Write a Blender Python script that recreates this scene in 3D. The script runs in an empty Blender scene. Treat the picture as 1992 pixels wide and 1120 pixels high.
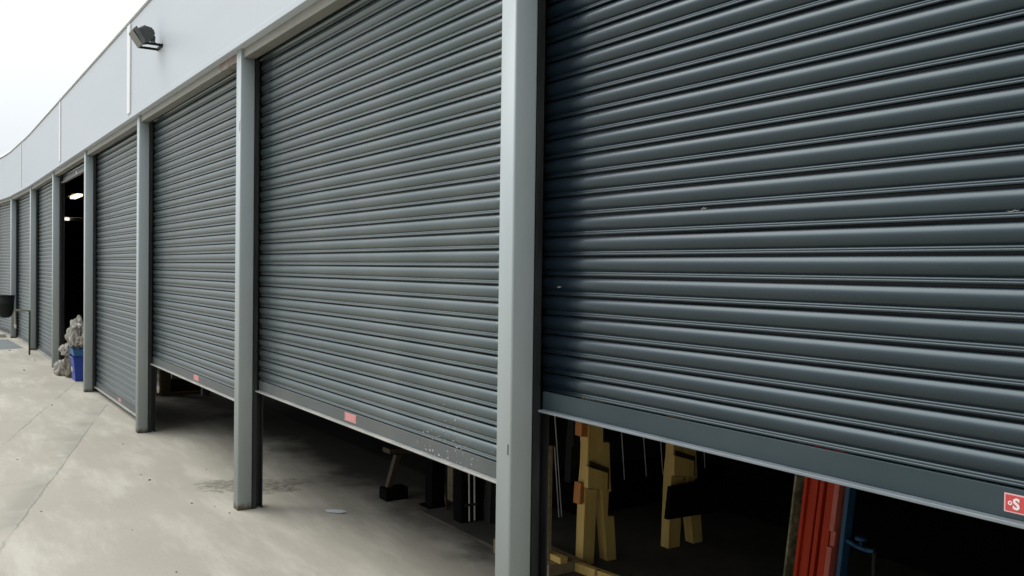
import bpy, bmesh, math, random
from mathutils import Vector, Matrix, noise
random.seed(7)
R = math.radians
scene = bpy.context.scene
col = scene.collection

# ------------------------------------------------------------------ camera
CAM = (0.0, -1.8493, 1.675)
YAW, PITCH, ROLL = R(32.798), R(1.1326), R(0.7622)
v = Vector((-math.cos(YAW)*math.cos(PITCH), math.sin(YAW)*math.cos(PITCH), -math.sin(PITCH)))
r0 = Vector((math.sin(YAW), math.cos(YAW), 0)); u0 = r0.cross(v)
rr = math.cos(ROLL)*r0 + math.sin(ROLL)*u0
uu = math.cos(ROLL)*u0 - math.sin(ROLL)*r0
cd = bpy.data.cameras.new('camera'); cam = bpy.data.objects.new('camera', cd); col.objects.link(cam)
cam.matrix_world = Matrix(((rr.x, uu.x, -v.x, CAM[0]), (rr.y, uu.y, -v.y, CAM[1]), (rr.z, uu.z, -v.z, CAM[2]), (0, 0, 0, 1)))
cd.sensor_width = 36.0; cd.lens = 36.0*1800/1992; cd.clip_start = 0.05; cd.clip_end = 2000
scene.camera = cam

# ------------------------------------------------------------------ sky, sun, exposure
SUN_EL, SUN_AZ = R(48), math.atan2(-0.80, -0.60)      # from the left, out over the yard
w = bpy.data.worlds.new('World'); scene.world = w; w.use_nodes = True
nt = w.node_tree; nt.nodes.clear()
out = nt.nodes.new('ShaderNodeOutputWorld'); bg = nt.nodes.new('ShaderNodeBackground')
sky = nt.nodes.new('ShaderNodeTexSky'); sky.sky_type = 'NISHITA'; sky.sun_disc = False
sky.sun_elevation = SUN_EL; sky.sun_rotation = SUN_AZ % (2*math.pi); sky.dust_density = 4.0
hs = nt.nodes.new('ShaderNodeHueSaturation'); hs.inputs['Saturation'].default_value = 0.25
mx = nt.nodes.new('ShaderNodeMix'); mx.data_type = 'RGBA'; mx.inputs[0].default_value = 0.85
mx.inputs[7].default_value = (11.0, 11.6, 12.0, 1)        # even white cloud layer over the clear sky
nt.links.new(sky.outputs[0], hs.inputs['Color']); nt.links.new(hs.outputs[0], mx.inputs[6])
# overcast sky: zenith brighter than horizon, a little brighter on the sun's side
tcw = nt.nodes.new('ShaderNodeTexCoord'); sxw = nt.nodes.new('ShaderNodeSeparateXYZ'); nt.links.new(tcw.outputs['Generated'], sxw.inputs[0])
def wmath(op, a, b):
    k = nt.nodes.new('ShaderNodeMath'); k.operation = op
    for i, q in enumerate((a, b)):
        if isinstance(q, (int, float)): k.inputs[i].default_value = q
        else: nt.links.new(q, k.inputs[i])
    return k.outputs[0]
el_ = wmath('MULTIPLY_ADD', wmath('MAXIMUM', sxw.outputs[2], 0.0), 1.40); el_.node.inputs[2].default_value = 0.60
az_ = wmath('MULTIPLY_ADD', sxw.outputs[0], -0.28); az_.node.inputs[2].default_value = 0.86
sc_ = nt.nodes.new('ShaderNodeVectorMath'); sc_.operation = 'SCALE'
nt.links.new(mx.outputs[2], sc_.inputs[0]); nt.links.new(wmath('MULTIPLY', el_, az_), sc_.inputs['Scale'])
nt.links.new(sc_.outputs[0], bg.inputs[0]); bg.inputs[1].default_value = 0.10
nt.links.new(bg.outputs[0], out.inputs[0])
sd = bpy.data.lights.new('sun', 'SUN'); sd.energy = 1.1; sd.angle = R(42); sd.color = (1, 0.97, 0.93)
sun = bpy.data.objects.new('sun', sd); col.objects.link(sun)
sdir = Vector((math.sin(SUN_AZ)*math.cos(SUN_EL), math.cos(SUN_AZ)*math.cos(SUN_EL), math.sin(SUN_EL)))
sun.rotation_euler = sdir.to_track_quat('Z', 'Y').to_euler(); sun.location = (-6, -10, 14)
vs = scene.view_settings; vs.view_transform = 'Standard'; vs.look = 'None'; vs.gamma = 1; vs.exposure = 0.0

# ------------------------------------------------------------------ materials
def nodes(m): return m.node_tree.nodes, m.node_tree.links
def ramp(n, a, b, ca, cb):
    r = n.new('ShaderNodeValToRGB'); e = r.color_ramp.elements
    e[0].position = a; e[1].position = b; e[0].color = (*ca, 1) if len(ca) == 3 else ca; e[1].color = (*cb, 1) if len(cb) == 3 else cb
    return r
def mat(name, c1, c2=None, scale=3.0, rough=0.5, metal=0.0, bump=0.0, bscale=60.0, stretch=(1, 1, 1), spec=0.5, rvar=0.08, lo=0.35, hi=0.7):
    m = bpy.data.materials.new(name); m.use_nodes = True; n, l = nodes(m); p = n['Principled BSDF']
    p.inputs['Metallic'].default_value = metal; p.inputs['Specular IOR Level'].default_value = spec
    tc = n.new('ShaderNodeTexCoord'); mp = n.new('ShaderNodeMapping'); mp.inputs['Scale'].default_value = stretch
    l.new(tc.outputs['Object'], mp.inputs[0])
    t = n.new('ShaderNodeTexNoise'); t.inputs['Scale'].default_value = scale; t.inputs['Detail'].default_value = 6; t.inputs['Roughness'].default_value = 0.62
    l.new(mp.outputs[0], t.inputs['Vector'])
    r = ramp(n, lo, hi, c1, c2 or c1); l.new(t.outputs[0], r.inputs[0]); l.new(r.outputs[0], p.inputs['Base Color'])
    mr = n.new('ShaderNodeMapRange'); mr.inputs[3].default_value = rough-rvar; mr.inputs[4].default_value = rough+rvar
    l.new(t.outputs[0], mr.inputs[0]); l.new(mr.outputs[0], p.inputs['Roughness'])
    if bump:
        b = n.new('ShaderNodeTexNoise'); b.inputs['Scale'].default_value = bscale; b.inputs['Detail'].default_value = 4
        l.new(mp.outputs[0], b.inputs['Vector'])
        bn = n.new('ShaderNodeBump'); bn.inputs['Strength'].default_value = bump; bn.inputs['Distance'].default_value = 0.01
        l.new(b.outputs[0], bn.inputs['Height']); l.new(bn.outputs[0], p.inputs['Normal'])
    return m
def emit(name, c, s):
    m = bpy.data.materials.new(name); m.use_nodes = True; p = m.node_tree.nodes['Principled BSDF']
    p.inputs['Base Color'].default_value = (*c, 1); p.inputs['Emission Color'].default_value = (*c, 1); p.inputs['Emission Strength'].default_value = s
    return m
def mixin(m, fac_socket, colr, target='Base Color'):
    n, l = nodes(m); p = n['Principled BSDF']; src = p.inputs[target].links[0].from_socket
    x = n.new('ShaderNodeMix'); x.data_type = 'RGBA'; x.inputs[7].default_value = (*colr, 1)
    l.new(src, x.inputs[6]); l.new(fac_socket, x.inputs[0]); l.new(x.outputs[2], p.inputs[target])
def maths(m, op, a, b=None, c=None):
    n, l = nodes(m); k = n.new('ShaderNodeMath'); k.operation = op
    for i, s in enumerate((a, b, c)):
        if s is None: continue
        if isinstance(s, (int, float)): k.inputs[i].default_value = s
        else: l.new(s, k.inputs[i])
    return k.outputs[0]
def step(m, s, a, b):
    n, l = nodes(m); k = n.new('ShaderNodeMapRange'); k.interpolation_type = 'SMOOTHSTEP'
    k.inputs[1].default_value = a; k.inputs[2].default_value = b; l.new(s, k.inputs[0]); return k.outputs[0]
def coords(m):
    n, l = nodes(m); tc = n.new('ShaderNodeTexCoord'); sx = n.new('ShaderNodeSeparateXYZ'); l.new(tc.outputs['Object'], sx.inputs[0])
    return tc.outputs['Object'], sx.outputs[0], sx.outputs[1], sx.outputs[2]
def noisefac(m, vec, scale, detail=5, stretch=None, rot=0):
    n, l = nodes(m)
    if stretch:
        mp = n.new('ShaderNodeMapping'); mp.inputs['Scale'].default_value = stretch; mp.inputs['Rotation'].default_value = (0, 0, rot)
        l.new(vec, mp.inputs[0]); vec = mp.outputs[0]
    t = n.new('ShaderNodeTexNoise'); t.inputs['Scale'].default_value = scale; t.inputs['Detail'].default_value = detail; t.inputs['Roughness'].default_value = 0.65
    l.new(vec, t.inputs['Vector']); return t.outputs[0]

M = {}
M['fascia'] = mat('fascia_coating', (0.51, 0.55, 0.60), (0.55, 0.59, 0.635), 0.7, 0.45, stretch=(0.4, 1, 2.5), bump=0.02, bscale=9)
o, X, Y, Z = coords(M['fascia'])   # thin vertical rain streaks below the capping
st = noisefac(M['fascia'], o, 5.0, 4, (3.0, 1, 0.12))
mixin(M['fascia'], maths(M['fascia'], 'MULTIPLY', step(M['fascia'], st, 0.52, 0.75), 0.35), (0.50, 0.52, 0.53))
M['trim'] = mat('white_trim', (0.84, 0.85, 0.85), (0.80, 0.81, 0.81), 2, 0.4)
M['post'] = mat('post_paint', (0.375, 0.42, 0.43), (0.425, 0.47, 0.475), 2.2, 0.42, bump=0.05, bscale=40, stretch=(1, 1, 0.35))
o, X, Y, Z = coords(M['post'])
rn = noisefac(M['post'], o, 28.0, 5)
edge = maths(M['post'], 'ADD', Z, maths(M['post'], 'MULTIPLY', rn, -0.09))
f1 = maths(M['post'], 'SUBTRACT', 1.0, step(M['post'], edge, -0.03, 0.012))
mixin(M['post'], maths(M['post'], 'MULTIPLY', f1, 0.9), (0.13, 0.085, 0.045))
sc = noisefac(M['post'], o, 9.0, 6, (1, 1, 0.5))
mixin(M['post'], step(M['post'], sc, 0.735, 0.76), (0.16, 0.11, 0.06))
M['lintel'] = mat('lintel_paint', (0.20, 0.195, 0.17), (0.26, 0.255, 0.225), 3.0, 0.5, stretch=(0.6, 1, 1))
o, X, Y, Z = coords(M['lintel'])
rz = noisefac(M['lintel'], o, 11.0, 6, (0.5, 1, 1))
near = maths(M['lintel'], 'MULTIPLY', step(M['lintel'], X, 3.75, 4.25), maths(M['lintel'], 'SUBTRACT', 1.0, step(M['lintel'], X, 4.60, 4.62)))
rust = step(M['lintel'], maths(M['lintel'], 'ADD', rz, maths(M['lintel'], 'MULTIPLY', near, 0.22)), 0.60, 0.74)
mixin(M['lintel'], maths(M['lintel'], 'MULTIPLY', rust, 0.8), (0.14, 0.075, 0.05))
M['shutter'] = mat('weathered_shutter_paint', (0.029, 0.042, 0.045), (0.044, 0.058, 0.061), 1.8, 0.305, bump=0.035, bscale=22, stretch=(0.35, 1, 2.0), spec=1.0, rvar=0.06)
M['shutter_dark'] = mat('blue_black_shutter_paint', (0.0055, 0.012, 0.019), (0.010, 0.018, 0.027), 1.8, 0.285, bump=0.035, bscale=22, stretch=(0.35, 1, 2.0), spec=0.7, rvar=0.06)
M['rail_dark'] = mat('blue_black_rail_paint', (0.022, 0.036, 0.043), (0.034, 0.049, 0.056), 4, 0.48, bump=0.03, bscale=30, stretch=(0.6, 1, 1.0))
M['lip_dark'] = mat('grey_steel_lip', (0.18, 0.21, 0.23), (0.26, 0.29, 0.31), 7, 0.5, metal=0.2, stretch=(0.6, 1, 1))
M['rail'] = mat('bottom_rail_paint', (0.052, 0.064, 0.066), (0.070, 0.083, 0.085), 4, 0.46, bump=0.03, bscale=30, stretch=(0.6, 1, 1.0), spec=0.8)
M['lip'] = mat('worn_steel_lip', (0.34, 0.34, 0.32), (0.50, 0.49, 0.45), 7, 0.5, metal=0.25, stretch=(0.6, 1, 1))
M['guide'] = mat('guide_black', (0.010, 0.011, 0.012), (0.03, 0.032, 0.032), 14, 0.5, stretch=(1, 1, 0.2), bump=0.1, bscale=80)
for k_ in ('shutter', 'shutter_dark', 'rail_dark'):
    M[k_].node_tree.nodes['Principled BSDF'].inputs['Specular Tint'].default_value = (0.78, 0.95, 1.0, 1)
for k_ in ('shutter', 'shutter_dark', 'rail', 'rail_dark'):          # dust and faint rain streaks dull the sheen in places
    m_ = M[k_]; o, X, Y, Z = coords(m_)
    du = step(m_, noisefac(m_, o, 1.1, 2, (1.6, 1, 0.35)), 0.42, 0.80)
    mixin(m_, maths(m_, 'MULTIPLY', du, 0.35 if 'dark' not in k_ else 0.2), (0.13, 0.135, 0.13) if 'dark' not in k_ else (0.05, 0.06, 0.07))
M['red'] = mat('sticker_red', (0.50, 0.045, 0.055), (0.58, 0.07, 0.07), 20, 0.4)
M['pale_red'] = mat('sticker_faded_red', (0.56, 0.13, 0.10), (0.62, 0.18, 0.14), 20, 0.45)
M['white'] = mat('sticker_white', (0.78, 0.74, 0.72), None, 5, 0.5)
M['pink'] = mat('sticker_pink_edge', (0.72, 0.42, 0.42), None, 5, 0.5)
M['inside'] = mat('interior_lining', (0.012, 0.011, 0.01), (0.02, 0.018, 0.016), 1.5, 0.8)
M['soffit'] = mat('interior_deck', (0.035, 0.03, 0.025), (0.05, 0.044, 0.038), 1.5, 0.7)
M['black'] = mat('black_plastic', (0.006, 0.009, 0.007), (0.011, 0.013, 0.011), 8, 0.7, spec=0.25)
M['lampgrey'] = mat('lamp_body', (0.035, 0.04, 0.043), (0.055, 0.06, 0.063), 15, 0.45, bump=0.05)
M['lamprim'] = mat('lamp_rim', (0.10, 0.105, 0.105), (0.15, 0.15, 0.145), 15, 0.4, metal=0.4)
M['glass'] = mat('lamp_glass', (0.02, 0.022, 0.025), None, 5, 0.12)
M['zinc'] = mat('zinc', (0.50, 0.51, 0.50), (0.62, 0.62, 0.6), 10, 0.4, metal=0.5)
M['timber'] = mat('timber', (0.54, 0.36, 0.095), (0.68, 0.48, 0.15), 3.0, 0.65, stretch=(7, 7, 0.6), bump=0.15, bscale=20)
o, X, Y, Z = coords(M['timber'])
kn = noisefac(M['timber'], o, 9.0, 2, (1, 1, 0.45))
mixin(M['timber'], step(M['timber'], kn, 0.69, 0.77), (0.20, 0.10, 0.035))
M['timber_side'] = mat('orange_timber', (0.40, 0.13, 0.02), (0.50, 0.19, 0.035), 4, 0.65, stretch=(4, 4, 0.6))
M['timber_old'] = mat('old_timber', (0.22, 0.16, 0.09), (0.32, 0.25, 0.15), 4, 0.75, stretch=(0.6, 6, 6), bump=0.2)
M['redsteel'] = mat('red_steel', (0.38, 0.028, 0.008), (0.48, 0.045, 0.012), 5, 0.6, stretch=(3, 3, 0.5), spec=0.2)
M['pinksteel'] = mat('scuffed_red_steel', (0.40, 0.085, 0.055), (0.48, 0.13, 0.09), 9, 0.6)
M['bluesteel'] = mat('blue_steel', (0.006, 0.045, 0.10), (0.01, 0.065, 0.13), 8, 0.6)
M['moss'] = mat('rough_sawn_green', (0.10, 0.10, 0.05), (0.30, 0.28, 0.17), 14, 0.9, bump=0.5, bscale=50, lo=0.42, hi=0.6)
M['strip'] = mat('pale_metal', (0.82, 0.80, 0.72), (0.9, 0.88, 0.82), 6, 0.45)
M['darksteel'] = mat('dark_steel', (0.010, 0.010, 0.010), (0.018, 0.018, 0.016), 8, 0.75)
M['brown'] = mat('brown_board', (0.04, 0.022, 0.010), (0.07, 0.04, 0.02), 5, 0.7)
M['blue'] = mat('blue_plastic', (0.012, 0.045, 0.30), (0.02, 0.06, 0.36), 6, 0.4)
M['bluelid'] = mat('blue_liner', (0.02, 0.10, 0.27), (0.03, 0.14, 0.33), 12, 0.4, bump=0.3)
M['sack'] = mat('sack', (0.17, 0.15, 0.115), (0.33, 0.30, 0.24), 6, 0.85, bump=0.5, bscale=22, spec=0.2)
M['sackp'] = mat('sack_plastic', (0.29, 0.275, 0.24), (0.45, 0.43, 0.385), 5, 0.7, bump=0.5, bscale=14, spec=0.25)
M['paper'] = mat('paper', (0.62, 0.63, 0.64), (0.72, 0.73, 0.73), 5, 0.7)
M['greenpole'] = mat('dark_green_paint', (0.018, 0.035, 0.022), (0.03, 0.05, 0.03), 9, 0.5)
M['cream'] = mat('cream_pipe', (0.46, 0.44, 0.34), (0.58, 0.56, 0.45), 9, 0.5)
M['stone'] = mat('dark_pebble', (0.03, 0.03, 0.028), (0.08, 0.075, 0.065), 30, 0.9)
M['pier'] = mat('pale_block', (0.34, 0.32, 0.27), (0.42, 0.40, 0.35), 5, 0.85, bump=0.2)
M['greymetal'] = mat('grey_metal', (0.22, 0.25, 0.27), (0.28, 0.31, 0.33), 6, 0.5)
M['patch'] = mat('grey_slab', (0.15, 0.175, 0.18), (0.20, 0.225, 0.225), 2.5, 0.7, bump=0.1)
M['step'] = mat('pale_concrete', (0.40, 0.39, 0.33), (0.48, 0.47, 0.41), 3, 0.85, bump=0.2)
M['plinth'] = mat('dusty_plinth', (0.05, 0.045, 0.035), (0.09, 0.08, 0.062), 3, 0.9, bump=0.2)
M['rustmark'] = mat('rust_mark', (0.22, 0.15, 0.07), (0.30, 0.21, 0.11), 30, 0.8)
M['scratch'] = mat('scratched_grey', (0.22, 0.23, 0.23), (0.34, 0.34, 0.33), 30, 0.6)
M['tube'] = emit('tube_light', (1.0, 0.74, 0.42), 4.0)
M['glint'] = emit('beam_glint', (1.0, 0.95, 0.88), 1.6)  # glow for the two bright reflections on the beam, not a lamp
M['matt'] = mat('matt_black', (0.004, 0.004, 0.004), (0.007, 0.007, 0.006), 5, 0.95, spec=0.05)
M['spatter'] = mat('white_paint_spots', (0.42, 0.40, 0.37), (0.62, 0.59, 0.54), 30, 0.6)

def ground_mat():
    m = mat('yard_concrete', (0.385, 0.355, 0.288), (0.47, 0.438, 0.36), 0.55, 0.85, lo=0.3, hi=0.72)
    o, X, Y, Z = coords(m); n, l = nodes(m); p = n['Principled BSDF']
    a = noisefac(m, o, 2.2, 8, (0.35, 1.6, 1), R(14))                       # trowel sweeps
    mixin(m, maths(m, 'MULTIPLY', step(m, a, 0.44, 0.68), 0.75), (0.58, 0.545, 0.46))
    b = noisefac(m, o, 1.1, 7)                                              # grey-brown traffic stains
    mixin(m, maths(m, 'MULTIPLY', step(m, b, 0.54, 0.74), 0.36), (0.27, 0.245, 0.19))
    c = noisefac(m, o, 45.0, 3)                                             # aggregate speckle
    mixin(m, maths(m, 'MULTIPLY', step(m, c, 0.60, 0.70), 0.35), (0.20, 0.19, 0.165))
    mixin(m, maths(m, 'MULTIPLY', step(m, noisefac(m, o, 70.0, 2), 0.62, 0.72), 0.35), (0.50, 0.49, 0.45))
    wob = maths(m, 'MULTIPLY', maths(m, 'SUBTRACT', noisefac(m, o, 1.8, 4), 0.5), 0.05)
    wob2 = maths(m, 'MULTIPLY', maths(m, 'SUBTRACT', noisefac(m, o, 14, 3), 0.5), 0.035)
    d = maths(m, 'ADD', maths(m, 'ADD', maths(m, 'MULTIPLY', X, 0.2525), maths(m, 'MULTIPLY', Y, 0.9676)), maths(m, 'ADD', wob, wob2))
    brk = noisefac(m, o, 1.3, 3)
    lines = None
    for off, wd, st in ((-2.930, 0.014, 0.45), (-3.568, 0.011, 0.5), (-7.4, 0.02, 0.7)):
        e = maths(m, 'ABSOLUTE', maths(m, 'SUBTRACT', d, off))
        f = maths(m, 'MULTIPLY', maths(m, 'SUBTRACT', 1.0, step(m, e, wd*0.25, wd)), st)
        lines = f if lines is None else maths(m, 'MAXIMUM', lines, f)
    lines = maths(m, 'MULTIPLY', lines, step(m, brk, 0.33, 0.55))
    mixin(m, lines, (0.13, 0.12, 0.10))
    # damp strip on the low side of the first joint
    e = maths(m, 'SUBTRACT', -2.93, d)
    band = maths(m, 'MULTIPLY', step(m, e, 0.0, 0.03), maths(m, 'SUBTRACT', 1.0, step(m, e, 0.06, 0.28)))
    mixin(m, maths(m, 'MULTIPLY', band, maths(m, 'MULTIPLY', step(m, brk, 0.4, 0.6), 0.4)), (0.22, 0.215, 0.19))
    # dark grit lying round the foot of the second post: ring-shaped stain
    ux = maths(m, 'ADD', maths(m, 'MULTIPLY', maths(m, 'ADD', X, 6.99), 0.66), maths(m, 'MULTIPLY', maths(m, 'SUBTRACT', Y, 0.30), 0.75))
    vx = maths(m, 'SUBTRACT', maths(m, 'MULTIPLY', maths(m, 'ADD', X, 6.99), -0.75), maths(m, 'MULTIPLY', maths(m, 'SUBTRACT', Y, 0.30), -0.66))
    ru = maths(m, 'DIVIDE', ux, 0.42); rv = maths(m, 'DIVIDE', vx, 0.25)
    rad = maths(m, 'SQRT', maths(m, 'ADD', maths(m, 'MULTIPLY', ru, ru), maths(m, 'MULTIPLY', rv, rv)))
    gn = noisefac(m, o, 7.0, 8)
    rad = maths(m, 'ADD', rad, maths(m, 'MULTIPLY', maths(m, 'SUBTRACT', gn, 0.5), 2.4))
    g = maths(m, 'SUBTRACT', 1.0, step(m, rad, 0.75, 1.08))
    mixin(m, maths(m, 'MULTIPLY', maths(m, 'MULTIPLY', g, step(m, noisefac(m, o, 17.0, 8), 0.22, 0.66)), 0.85), (0.13, 0.12, 0.09))
    # indoor shade painted into the concrete: darker inwards, with a noise-broken edge
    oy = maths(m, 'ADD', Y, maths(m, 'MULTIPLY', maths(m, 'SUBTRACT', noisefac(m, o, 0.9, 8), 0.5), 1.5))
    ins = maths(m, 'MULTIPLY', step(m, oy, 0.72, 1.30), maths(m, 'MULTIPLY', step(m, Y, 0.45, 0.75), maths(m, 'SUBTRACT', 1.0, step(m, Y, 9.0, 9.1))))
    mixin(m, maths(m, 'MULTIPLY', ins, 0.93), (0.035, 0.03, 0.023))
    bn = n.new('ShaderNodeBump'); bn.inputs['Strength'].default_value = 0.35; bn.inputs['Distance'].default_value = 0.012
    hgt = maths(m, 'SUBTRACT', maths(m, 'ADD', maths(m, 'MULTIPLY', c, 0.25), maths(m, 'MULTIPLY', a, 0.8)), lines)
    l.new(hgt, bn.inputs['Height']); l.new(bn.outputs[0], p.inputs['Normal'])
    return m
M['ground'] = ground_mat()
M['dimfloor'] = mat('shaded_floor', (0.012, 0.010, 0.008), (0.04, 0.035, 0.027), 1.2, 0.8, bump=0.1)  # near-black base stands in for the fading indoor light

# ------------------------------------------------------------------ helpers
def bend(x, y):
    """The facade runs straight, then swings out towards the yard at its far end."""
    if x >= -20.1: return x, y
    px, py, ang, s = -20.1, 0.0, R(1.2), x + 20.1
    for seg, a in ((3.4, R(1.2)), (3.4, R(4.0)), (99, R(6.5))):
        L = min(-s, seg); dx, dy = -math.cos(a), -math.sin(a)
        if -s <= seg:
            return px + dx*L + math.sin(a)*(-y)*-1, py + dy*L + math.cos(a)*y
        px += dx*seg; py += dy*seg; s += seg
class MB:
    def __init__(s, bent=False): s.bm = bmesh.new(); s.bent = bent; s.mi = 0
    def vert(s, p):
        x, y, z = p
        if s.bent: x, y = bend(x, y)
        return s.bm.verts.new((x, y, z))
    def face(s, vs, smooth=False):
        f = s.bm.faces.new(vs); f.material_index = s.mi; f.smooth = smooth; return f
    def box(s, x0, x1, y0, y1, z0, z1, nx=1):
        for i in range(nx):
            a, b = x0+(x1-x0)*i/nx, x0+(x1-x0)*(i+1)/nx
            q = [s.vert(p) for p in ((a,y0,z0),(b,y0,z0),(b,y1,z0),(a,y1,z0),(a,y0,z1),(b,y0,z1),(b,y1,z1),(a,y1,z1))]
            fs = [(0,1,5,4),(2,3,7,6),(3,2,1,0),(4,5,6,7)]
            if i == 0: fs.append((3,0,4,7))
            if i == nx-1: fs.append((1,2,6,5))
            for f in fs: s.face([q[k] for k in f])
        return s
    def prism(s, poly, d):
        """closed polygon extruded by vector d"""
        a = [s.vert(p) for p in poly]; b = [s.vert([p[i]+d[i] for i in range(3)]) for p in poly]; n = len(poly)
        s.face(a); s.face(b[::-1])
        for i in range(n): s.face([a[i], b[i], b[(i+1) % n], a[(i+1) % n]][::-1])
        return s
    def tube(s, p0, p1, r, n=10, r1=None, caps=True):
        p0, p1 = Vector(p0), Vector(p1); d = (p1-p0).normalized(); t = d.orthogonal().normalized(); b = d.cross(t); r1 = r if r1 is None else r1
        A = [s.vert(p0+(t*math.cos(k*2*math.pi/n)+b*math.sin(k*2*math.pi/n))*r) for k in range(n)]
        B = [s.vert(p1+(t*math.cos(k*2*math.pi/n)+b*math.sin(k*2*math.pi/n))*r1) for k in range(n)]
        for k in range(n): s.face([A[k], A[(k+1) % n], B[(k+1) % n], B[k]], True)
        if caps: s.face(A[::-1]); s.face(B)
        return s
    def lathe(s, c, prof, n=24):
        rings = [[s.vert((c[0]+r*math.cos(k*2*math.pi/n), c[1]+r*math.sin(k*2*math.pi/n), c[2]+z)) for k in range(n)] for r, z in prof]
        for a, b in zip(rings, rings[1:]):
            for k in range(n): s.face([a[k], a[(k+1) % n], b[(k+1) % n], b[k]], True)
        s.face(rings[0][::-1]); s.face(rings[-1]); return s
    def build(s, name, m, parent=None, bevel=0.0, origin=None, recalc=True):
        if recalc: bmesh.ops.recalc_face_normals(s.bm, faces=s.bm.faces)
        off = Vector(origin) if origin is not None else (Vector(parent.location) if parent else Vector((0, 0, 0)))
        root_off = wloc(parent) if parent else Vector((0, 0, 0))
        org = Vector(origin) if origin is not None else root_off
        bmesh.ops.translate(s.bm, verts=s.bm.verts, vec=-org)
        me = bpy.data.meshes.new(name); s.bm.to_mesh(me); s.bm.free()
        o = bpy.data.objects.new(name, me); col.objects.link(o)
        for k in (m if isinstance(m, (list, tuple)) else [m]): me.materials.append(k)
        if parent: o.parent = parent; o.location = org - root_off
        else: o.location = org
        if bevel:
            b = o.modifiers.new('bevel', 'BEVEL'); b.width = bevel; b.segments = 3; b.limit_method = 'ANGLE'; b.angle_limit = R(40); b.harden_normals = False
        return o
def wloc(o):
    p = Vector(o.location)
    while o.parent: o = o.parent; p += Vector(o.location)
    return p
def tag(o, label=None, cat=None, group=None, kind=None):
    if label: o['label'] = label
    if cat: o['category'] = cat
    if group: o['group'] = group
    if kind: o['kind'] = kind
    return o
def thing(name, label, cat, loc, group=None):
    o = bpy.data.objects.new(name, None); o.empty_display_size = 0.2; col.objects.link(o); o.location = loc
    return tag(o, label, cat, group)

# ------------------------------------------------------------------ ground
g = MB(); g.face([g.vert(p) for p in ((-400, -400, 0), (400, -400, 0), (400, 400, 0), (-400, 400, 0))])
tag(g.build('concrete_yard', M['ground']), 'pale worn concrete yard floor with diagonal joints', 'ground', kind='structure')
g = MB(); g.face([g.vert(p) for p in ((-20.25, -2.6, .004), (-20.34, -0.50, .004), (-20.55, -0.06, .004), (-22.95, -0.16, .004), (-23.3, -2.6, .004))])
tag(g.build('slab_patch', M['patch']), 'darker grey slab set in the yard at the far left', 'ground', kind='structure')

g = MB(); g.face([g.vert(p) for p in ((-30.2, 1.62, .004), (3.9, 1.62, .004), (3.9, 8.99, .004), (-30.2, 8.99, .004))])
tag(g.build('workshop_floor', M['dimfloor'], None), 'workshop floor inside the building, indoor shade painted into its near-black colour', 'floor', kind='structure')
# ------------------------------------------------------------------ building
PX = {-1: 3.86, 0: 0.46, 1: -2.968, 2: -6.40, 3: -9.801, 4: -13.245, 5: -16.616, 6: -20.10, 7: -23.50, 8: -26.90, 9: -30.30}
H, FT, S = 3.15, 4.105, 0.10
ORG = (-11.0, 0.0, 0.0)
wh = thing('warehouse', 'long pale grey warehouse front with a row of dark roller shutters between steel posts', 'building', ORG)

# fascia: one sheet per bay of cladding, with white cover strips on the joints
FJ = [3.96, 0.6, -4.70, -10.02, -15.355, -21.2, -26.6, -30.3]
for a, b in zip(FJ, FJ[1:]):
    m = MB(True); nx = 8 if b < -20 else 1
    m.box(b+0.004, a-0.004, -0.030, 0.10, H+0.045, FT, nx); m.build('fascia_panel', M['fascia'], wh)
    m = MB(True); m.box(b+0.004, a-0.004, -0.034, 0.10, H, H+0.0442, nx); m.build('drip_trim', M['fascia'], wh, 0.004)
for a, wd in zip(FJ[1:-1], (0.03, 0.03, 0.07, 0.055, 0.02, 0.02)):
    m = MB(True); m.box(a-wd, a+wd, -0.046, -0.0302, H+0.05, FT-0.01); m.build('joint_strip', M['trim'], wh, 0.010)
for a, b in zip(FJ, FJ[1:]):
    m = MB(True); nx = 8 if b < -20 else 1
    sect = [(-0.050, FT+0.018), (-0.046, FT+0.040), (0.03, FT+0.115), (0.16, FT+0.125), (0.16, FT+0.018)]
    xs_ = [a-0.003+(b-a+0.006)*i/nx for i in range(nx+1)]
    rg = [[m.vert((x, y, z)) for y, z in sect] for x in xs_]
    for p_, q_ in zip(rg, rg[1:]):
        for i in range(5): m.face([p_[i], p_[(i+1) % 5], q_[(i+1) % 5], q_[i]])
    m.face(rg[0]); m.face(rg[-1][::-1]); m.build('capping', M['trim'], wh)
m = MB(True); m.box(-30.3, 3.96, -0.012, 0.12, FT+0.0005, FT+0.0175, 20); m.build('capping_gap', M['guide'], wh)
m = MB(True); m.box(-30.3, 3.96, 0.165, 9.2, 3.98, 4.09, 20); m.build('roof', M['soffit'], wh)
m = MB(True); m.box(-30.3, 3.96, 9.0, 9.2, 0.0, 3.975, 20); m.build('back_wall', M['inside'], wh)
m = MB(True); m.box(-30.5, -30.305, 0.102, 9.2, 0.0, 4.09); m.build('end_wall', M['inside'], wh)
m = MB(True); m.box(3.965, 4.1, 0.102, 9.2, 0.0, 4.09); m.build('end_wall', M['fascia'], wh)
m = MB(True); m.box(-30.3, 3.96, 0.30, 0.34, 3.12, 3.975, 20); m.build('inner_lining', M['inside'], wh)

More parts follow.
